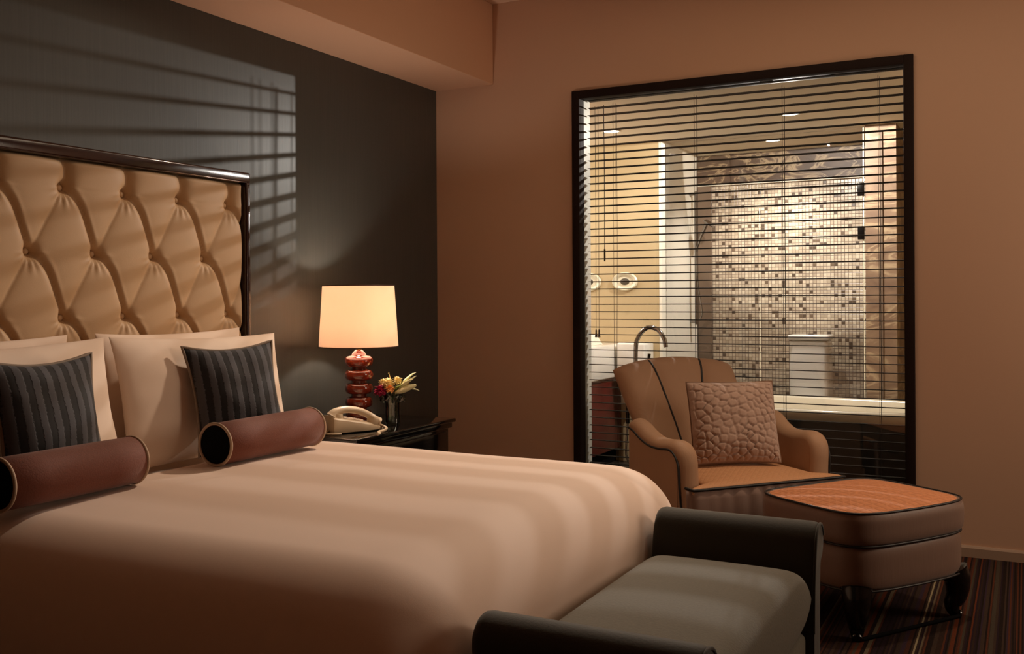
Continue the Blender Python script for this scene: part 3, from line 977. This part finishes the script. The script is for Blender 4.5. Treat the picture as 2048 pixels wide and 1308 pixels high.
V, F, top, outl = slab('upper', .322, .432, 'otto', OW + .008, OD + .008)
raw('upper_tier', V, F, 'otto', ot)
# crowned quilted top
V = []; F = []
n = 72
prev = None
for j in range(13):
    t = j / 12
    ring = []
    for i in range(n):
        x, y = outl(2*PI*i/n)
        k = (1 - t) * .972
        ring.append(len(V)); V.append((x*k, y*k, .430 + .022 * (1 - (1 - t)**2.2)))
    if prev:
        for i in range(n): F.append((prev[i], prev[(i+1) % n], ring[(i+1) % n], ring[i]))
    prev = ring
raw('quilted_top', V, F, 'otto_top', ot)
for z, k in ((.432, .972), (.320, .968), (.170, .968)):
    tube('piping', [(outl(2*PI*i/n)[0]*k, outl(2*PI*i/n)[1]*k, z) for i in range(n)], .0042, 'pipe_dark', ot, 8, closed=True)
def cabriole(sx, sy):
    d = Vector((sx, sy, 0)).normalized()
    base = Vector((sx*(OW - .058), sy*(OD - .048), 0))
    pts = [base + d*.008 + Vector((0, 0, .172)), base + d*.024 + Vector((0, 0, .135)), base + d*.022 + Vector((0, 0, .085)), base + d*.006 + Vector((0, 0, .045)), base + d*.016 + Vector((0, 0, .016)), base + d*.034 + Vector((0, 0, .008))]
    return tube('leg', pts, lambda t: .042*(1 - t)**1.1 + .013 + (.004 if t > .9 else 0), 'ebony', ot, 14, k=6)
for sx in (-1, 1):
    for sy in (-1, 1): cabriole(sx, sy)
tube('shadow_strip', [(-OW + .05, -OD + .018, .009), (OW - .05, -OD + .018, .009)], .0065, 'black', ot, 8)  # thin dark strip drawn for the shadow line between the feet

# ------------------------------------------------------------------ bench at the foot of the bed
BN = Vector((2.276, -2.612, .014))
bn = thing('bench', 'grey green velvet bench with rolled arms at the foot of the bed', 'bench', BN)
BX = .214
def rbox_surf(name, lo, hi, mat, crown, n=30, e=8):
    lo, hi = Vector(lo), Vector(hi); c = (lo + hi)/2; h = (hi - lo)/2
    def f(u, v, s):
        a, b = math.sin(u*PI/2), math.sin(v*PI/2)
        k = max(0, 1 - abs(a)**e)**.40 * max(0, 1 - abs(b)**e)**.40
        z = c.z + (s * h.z * k) + (crown * (1 - a*a) * (1 - b*b) if s > 0 else 0)
        return Vector((c.x + a*h.x, c.y + b*h.y, z))
    V, F = surf_closed(lambda u, v: f(u, v, 1), lambda u, v: f(u, v, -1), n, n)
    return raw(name, V, F, mat, bn)
rbox_surf('seat_cushion', (-BX - .004, -.450, .262), (BX + .008, .452, .446), 'olive', .010, 40, 12)
box('seat_frame', (-BX + .006, -.45, .12), (BX - .004, .45, .268), 'olive', bn, bev=.02, seg=4)
def bench_arm(s):
    # inner face leans out as it rises and ends in a roll
    P = [(.452, .11), (.452, .26), (.458, .36), (.470, .43), (.482, .475), (.496, .508), (.520, .531), (.552, .538), (.582, .526), (.600, .498), (.598, .468), (.580, .446), (.560, .436), (.548, .40), (.540, .30), (.535, .11)]
    pp = smooth_path([(y, z, 0) for y, z in P], 3)
    bm = bmesh.new()
    X = [-BX - .012, -BX - .006, -BX + .006, 0, BX - .006, BX + .006, BX + .014]
    K = [.90, .965, 1, 1, 1, .965, .90]
    cy, cz = .52, .33
    rings = []
    for x, k in zip(X, K):
        rings.append([bm.verts.new((x, s*(cy + (p.x - cy)*(k if k < 1 else 1)), cz + (p.y - cz)*(1 - (1 - k)*.35))) for p in pp])
    n = len(pp)
    for a, b in zip(rings, rings[1:]):
        for i in range(n): bm.faces.new((a[i], a[(i+1) % n], b[(i+1) % n], b[i]))
    bm.faces.new(rings[0]); bm.faces.new(rings[-1][::-1])
    return from_bm('arm', bm, 'olive_dark', bn, angle=60)
bench_arm(1); bench_arm(-1).location.y = .035
for s in (1, -1):
    P = [(.452, .26), (.458, .36), (.470, .43), (.482, .475), (.496, .508), (.520, .531), (.552, .538), (.582, .526), (.600, .498)]
    tube('arm_piping', [(BX + .013, s*(.52 + (y - .52)*.93) + (.035 if s < 0 else 0), .33 + (z - .33)*.975) for y, z in P], .0042, 'olive_dark', bn, 8, k=4)
for sx in (-.17, .17):
    for sy in (-.44, .44):
        lathe('leg', [(0, 0), (.016, 0), (.022, .06), (.026, .121), (0, .121)], 'ebony', bn, 16, (sx, sy, 0))

# ------------------------------------------------------------------ bathroom beyond the window
BZ, BY = 2.25, 2.58
struct(box('floor_bathroom', (-.6, .15, -.1), (3.6, 3.1, 0), 'bfloor'))
struct(box('ceiling_bathroom', (-.6, .15, BZ), (3.6, 3.1, BZ + .1), 'bceil'))
struct(boxes('wall_bathroom_cream', [((-.6, 1.72, 0), (.745, 3.1, BZ))], 'bwall'))
struct(box('wall_bathroom_return', (.745, 1.718, 0), (.765, BY - .001, BZ), 'bwhite'))
struct(box('wall_bathroom_mosaic', (.765, BY, 0), (3.6, BY + .1, BZ), 'mosaic'))
struct(box('wall_bathroom_left', (-.7, .15, 0), (-.6, 3.1, BZ), 'bwall'))
struct(box('wall_bathroom_right', (3.5, .15, 0), (3.6, 3.1, BZ), 'bwall'))
struct(box('trim_1', (.765, BY - .025, 2.02), (3.5, BY, BZ - .012), 'emper'))
struct(box('trim_2', (.765, BY - .03, 0), (.872, BY, 2.02), 'trim_stone'))
struct(box('trim_3', (.765, BY - .05, BZ - .012), (2.09, BY, BZ), 'bwhite'))
struct(box('trim_4', (.765, BY - .032, 2.005), (2.09, BY - .001, 2.022), 'bwhite'))
struct(box('stone_pillar', (2.098, 1.80, 0), (2.285, BY - .026, BZ), 'pier'))
struct(box('trim_5', (2.19, 1.790, .0), (2.203, 1.80, 2.2), 'trim_stone'))

# glass shower screen
ss = thing('shower_screen', 'clear glass shower screen with dark hinges before the mosaic wall', 'shower screen', (.765, 1.80, 0))
box('fixed_panel', (.003, -.004, .0), (.657, .004, 2.235), 'shower', ss)
box('glass_door', (.663, -.004, .01), (1.320, .004, 2.235), 'shower', ss)
for z in (1.52, 1.80, .4):
    box('hinge', (1.288, -.016, z), (1.328, .016, z + .085), 'dchrome', ss, bev=.003)
boxes('edge_seal', [((.6575, -.005, .2), (.6625, .005, 1.75)), ((1.3205, -.005, .01), (1.3265, .005, 2.235))], 'plaque', ss)

# hand shower on its rail, on the white return wall
hsr = thing('hand_shower', 'chrome hand shower on a riser rail on the white shower wall', 'shower', (.767, 2.36, 0))
tube('riser_rail', [(.045, 0, .95), (.045, 0, 1.95)], .010, 'chrome', hsr, 10)
for z in (.97, 1.93):
    tube('rail_bracket', [(.0, 0, z), (.045, 0, z)], .012, 'chrome', hsr, 10)
hd = tube('shower_handle', [(.050, -.01, 1.50), (.09, -.02, 1.60), (.14, -.03, 1.70)], lambda t: .010 + .006*t, 'chrome', hsr, 10)
lathe('spray_head', [(0, 0), (.045, 0), (.048, .012), (.03, .028), (0, .03)], 'chrome', hd, 24).matrix_local = Matrix.Translation((.15, -.03, 1.695)) @ Matrix.Rotation(rad(35), 4, 'Y')
tube('hose', [(.050, -.01, 1.50), (.07, -.03, 1.25), (.10, -.03, 1.05), (.07, 0, .98)], .006, 'chrome', hsr, 8, k=8)

# toilet behind the glass
tl = thing('toilet', 'tall white toilet standing against the mosaic wall behind the bathtub', 'toilet', (1.645, 2.33, 0))
bm = bmesh.new(); bx(bm, (-.135, -.06, .36), (.135, .17, .845), .035, 5)
from_bm('tank', bm, 'porcelain', tl)
box('tank_lid', (-.142, -.068, .847), (.142, .175, .885), 'porcelain', tl, bev=.016, seg=4)
lathe('flush_button', [(0, 0), (.022, 0), (.022, .006), (0, .008)], 'chrome', tl, 20, (0, .05, .885))
bm = bmesh.new()
for z, rx, ry, cy in ((0, .11, .17, -.10), (.16, .11, .18, -.12), (.30, .16, .235, -.20), (.385, .18, .26, -.235)):
    pass
lv = [(0, .11, .17, -.08), (.16, .11, .18, -.10), (.30, .15, .215, -.20), (.385, .16, .225, -.225)]
rg = []
for z, rx, ry, cy in lv:
    rg.append([bm.verts.new((rx*math.cos(2*PI*i/28), cy + ry*math.sin(2*PI*i/28), z)) for i in range(28)])
for a, b in zip(rg, rg[1:]):
    for i in range(28): bm.faces.new((a[i], a[(i+1) % 28], b[(i+1) % 28], b[i]))
bm.faces.new(rg[0][::-1]); bm.faces.new(rg[-1])
from_bm('bowl', bm, 'porcelain', tl)
bm = bmesh.new()
lathe_bm(bm, [(0, 0), (.17, 0), (.182, .008), (.178, .022), (0, .030)], 32)
for v in bm.verts: v.co.x *= .9; v.co.y = v.co.y * 1.24 - .225; v.co.z += .388
from_bm('seat_lid', bm, 'porcelain', tl)

# bathtub
tb = thing('bathtub', 'freestanding bathtub with a broad ivory rim and curved side coloured dark as shade', 'bathtub', (1.80, 1.30, 0))
def ell(rx, ry, z, n=64, e=3.2):
    out = []
    for i in range(n):
        a = 2*PI*i/n; c, s = math.cos(a), math.sin(a)
        out.append((rx*math.copysign(abs(c)**(2/e), c), ry*math.copysign(abs(s)**(2/e), s), z))
    return out
def rings_obj(name, rings, mat, parent, caps=(False, False)):
    V = [p for r in rings for p in r]; n = len(rings[0]); F = []
    for j in range(len(rings) - 1):
        for i in range(n): F.append((j*n + i, j*n + (i+1) % n, (j+1)*n + (i+1) % n, (j+1)*n + i))
    if caps[0]: F.append(tuple(range(n))[::-1])
    if caps[1]: F.append(tuple((len(rings)-1)*n + i for i in range(n)))
    return raw(name, V, F, mat, parent)
TR = .512
rings_obj('shell', [ell(.66, .26, .02), ell(.74, .30, .10), ell(.82, .36, .30), ell(.865, .388, TR - .05)], 'tub_side', tb, (True, False))
rings_obj('rim', [ell(.862, .386, TR - .066), ell(.885, .400, TR - .062), ell(.895, .408, TR - .02), ell(.89, .404, TR), ell(.85, .365, TR + .002), ell(.835, .35, TR - .01), ell(.79, .32, .30), ell(.70, .27, .14), ell(.60, .2, .12)], 'tub', tb, (False, True))
# floor-standing filler
fl = thing('tub_filler', 'floor standing chrome tub filler with an arched spout behind the armchair', 'tap', (.79, 1.12, 0))
lathe('floor_flange', [(0, 0), (.05, 0), (.05, .008), (.02, .02), (0, .02)], 'dchrome', fl, 24)
tube('spout', [(0, 0, .01), (0, 0, .40), (0, 0, .80), (.02, -.005, .90), (.085, -.02, .965), (.16, -.035, .955), (.205, -.045, .90), (.218, -.047, .845)], .0145, 'chrome', fl, 14, k=8)
tube('handle', [(.0, 0, .70), (.09, -.02, .71), (.10, -.022, .80)], .010, 'dchrome', fl, 10)
tube('mixer_body', [(-.03, 0, .70), (.12, -.02, .70)], .020, 'dchrome', fl, 14)
tube('hand_spray', [(-.045, -.01, .70), (-.055, -.012, .62), (-.050, -.015, .35)], .012, 'dchrome', fl, 10)
tube('hose', [(-.05, -.015, .36), (-.06, -.02, .15), (-.02, -.02, .08)], .007, 'chrome', fl, 8, k=6)

# vanity and what is on it
vn = thing('vanity', 'bathroom vanity with a thick white basin top over a red brown cabinet', 'vanity', (.0, 1.325, 0))
box('cabinet', (-.45, -.42, .10), (.46, .385, .60), 'redwood', vn, bev=.004)
box('basin_top', (-.47, -.44, .602), (.485, .392, .835), 'porcelain', vn, bev=.012)
box('plinth', (-.40, -.38, 0), (.42, .38, .10), 'black', vn)
tp = tube('basin_tap', [(.2, .22, .83), (.2, .22, .98), (.2, .14, 1.0), (.2, .10, .97)], .012, 'chrome', vn, 10, k=5)
wb = thing('wall_basin', 'small white box shaped basin fixed to the cream wall behind the tap', 'basin', (.605, 1.715, 0))
box('bowl', (-.105, -.20, .60), (.10, .0, .845), 'porcelain', wb, bev=.015)
box('waste_pipe', (-.02, -.10, .0), (.02, -.06, .60), 'chrome', wb, bev=.01)
for k, (x, y) in enumerate(((.40, 1.12), (.418, 1.15), (.436, 1.125))):
    t = thing('toiletry_bottle', ('black toiletry bottle at the near edge of the vanity', 'black toiletry bottle in the middle of the three on the vanity', 'black toiletry bottle on the vanity closest to the tap')[k], 'bottle', (x, y, .8355), group='toiletry bottles on the vanity')
    lathe('bottle', [(0, 0), (.010, 0), (.011, .004), (.011, .026), (.006, .032), (0, .032)], 'bottle', t, 16)
    lathe('cap', [(0, .032), (.006, .032), (.006, .042), (0, .043)], 'dchrome', t, 12)
fo = thing('folded_towel', 'crumpled cream hand towel on the vanity top behind the bottles', 'towel', (.33, 1.35, .836))
V = []; F = []
for j in range(21):
    for i in range(21):
        u, v = -1 + i/10, -1 + j/10
        e = max(0, 1 - abs(u)**4) * max(0, 1 - abs(v)**4)
        V.append((u*.10, v*.10, .10 * e**.6 * (.7 + .5*noise.noise(Vector((u*2, v*2, 5))))))
for j in range(20):
    for i in range(20): F.append((j*21 + i, j*21 + i + 1, (j+1)*21 + i + 1, (j+1)*21 + i))
raw('cloth', V, F, 'bwhite', fo)

# oval plaques on the cream wall
def plaque(x, label):
    t = thing('mounted_plaque', label, 'plaque', (x, 1.718, 1.269), group='oval plaques on the cream wall')
    m = Matrix.Rotation(PI/2, 4, 'X')
    def ov(name, prof, mat, sx=1.45):
        bm = bmesh.new(); lathe_bm(bm, prof, 48)
        for v in bm.verts: v.co.x *= sx
        o = from_bm(name, bm, mat, t); o.matrix_local = m; return o
    ov('rim', [(.040, .001), (.066, .001), (.066, .010), (.060, .018), (.048, .014), (.042, .006)], 'plaque')
    ov('plate', [(0, .007), (.043, .005), (.043, .001), (0, .001)], 'plaque')
    ov('relief', [(0, .016), (.014, .014), (.022, .009), (.024, .006)], 'plaque_in')
    return t
plaque(.492, 'oval ivory plaque on the cream wall, fully visible above the tap')
plaque(.215, 'oval ivory plaque on the cream wall, partly hidden by the window frame')

# recessed ceiling lights of the bathroom
def downlight(x, y, label, r=.05):
    t = thing('ceiling_downlight', label, 'ceiling light', (x, y, BZ), group='recessed lights in the bathroom ceiling')
    lathe('trim_ring', [(r, -.001), (r + .012, -.001), (r + .012, -.006), (r, -.004)], 'bwhite', t, 32)
    lathe('lens', [(0, -.003), (r, -.003), (r, -.001), (0, -.001)], 'down', t, 32)
downlight(1.763, 1.146, 'round recessed light in the bathroom ceiling above the bathtub')
downlight(.60, 1.197, 'round recessed light in the bathroom ceiling above the vanity')
downlight(1.444, 2.106, 'round recessed light in the ceiling inside the shower')

# ------------------------------------------------------------------ lights
def light(name, kind, loc, power, col, target=None, **kw):
    l = bpy.data.lights.new(name, kind); l.energy = power; l.color = col
    for k, v in kw.items(): setattr(l, k, v)
    o = bpy.data.objects.new(name, l); C.objects.link(o); o.location = loc
    if target is not None:
        o.rotation_euler = (Vector(target) - Vector(loc)).to_track_quat('-Z', 'Y').to_euler()
    return o
WARM = (1., .78, .55); WARM2 = (1., .78, .58); COOL = (1., .93, .84)
light('lamp_bulb_light', 'POINT', (.27, -1.12, NZ + .50), 19, (1., .86, .75), shadow_soft_size=.035)
light('bath_light_tub', 'SPOT', (1.763, 1.146, BZ - .012), 120, COOL, (1.763, 1.1461, 0), spot_size=rad(180), spot_blend=.01, shadow_soft_size=.006)
light('bath_light_vanity', 'SPOT', (.60, 1.197, BZ - .012), 22, COOL, (.55, 1.4, 0), spot_size=rad(140), spot_blend=.8, shadow_soft_size=.05)
light('bath_light_shower', 'SPOT', (1.444, 2.106, BZ - .012), 110, COOL, (1.444, 2.3, 0), spot_size=rad(125), spot_blend=.8, shadow_soft_size=.05)
light('bath_fill_light', 'AREA', (-.45, 1.1, 1.65), 11, COOL, (2.0, 1.3, 1.75), shape='RECTANGLE', size=.7, size_y=.5)  # unseen fill added to brighten the bathroom ceiling and mosaic
# bedroom: warm ceiling lamps over the window side, plus an unseen side light
light('bedroom_spot_chair', 'SPOT', (2.75, -.85, 2.75), 62, WARM, (2.40, -1.0, .4), spot_size=rad(60), spot_blend=.9, shadow_soft_size=.05)
light('bedroom_spot_bed', 'SPOT', (1.35, -.30, 2.70), 175, WARM2, (1.1, -2.45, .6), spot_size=rad(72), spot_blend=.9, shadow_soft_size=.06)
light('bedroom_area_side', 'AREA', (4.55, -.65, 1.45), 20, WARM2, (2.2, -1.3, .7), shape='RECTANGLE', size=.5, size_y=1.0)
light('bedroom_area_soft', 'AREA', (2.4, -.95, 2.76), 9, WARM, (2.4, -.95, 0), shape='RECTANGLE', size=2.2, size_y=.5)

w = bpy.data.worlds.new('World'); bpy.context.scene.world = w; w.use_nodes = True
w.node_tree.nodes['Background'].inputs['Color'].default_value = (.9, .6, .4, 1)
w.node_tree.nodes['Background'].inputs['Strength'].default_value = .02

# ------------------------------------------------------------------ camera
F_PX, TH, ROLL = 1962., rad(27.6), .0060
cam = bpy.data.cameras.new('camera'); co = bpy.data.objects.new('camera', cam); C.objects.link(co)
cam.sensor_width = 36.; cam.lens = F_PX / 2048 * 36; cam.shift_y = -61.5 / 2048
cam.clip_start = .02
r = Vector((math.cos(TH), math.sin(TH), 0)); f = Vector((-math.sin(TH), math.cos(TH), 0)); u = Vector((0, 0, 1))
Rm = Matrix((r, u, -f)).transposed() @ Matrix.Rotation(-ROLL, 3, 'Z')
co.matrix_world = Matrix.Translation((3.0, -4.81, 1.17)) @ Rm.to_4x4()
sc = bpy.context.scene
sc.camera = co
sc.view_settings.view_transform = 'Standard'; sc.view_settings.look = 'None'
sc.view_settings.exposure = 0.; sc.view_settings.gamma = 1.
sc.view_settings.use_curve_mapping = False
sc.cycles.use_denoising = True
sc.cycles.caustics_reflective = False; sc.cycles.caustics_refractive = False
sc.cycles.sample_clamp_indirect = 4.
sc.cycles.max_bounces = 10; sc.cycles.transparent_max_bounces = 16
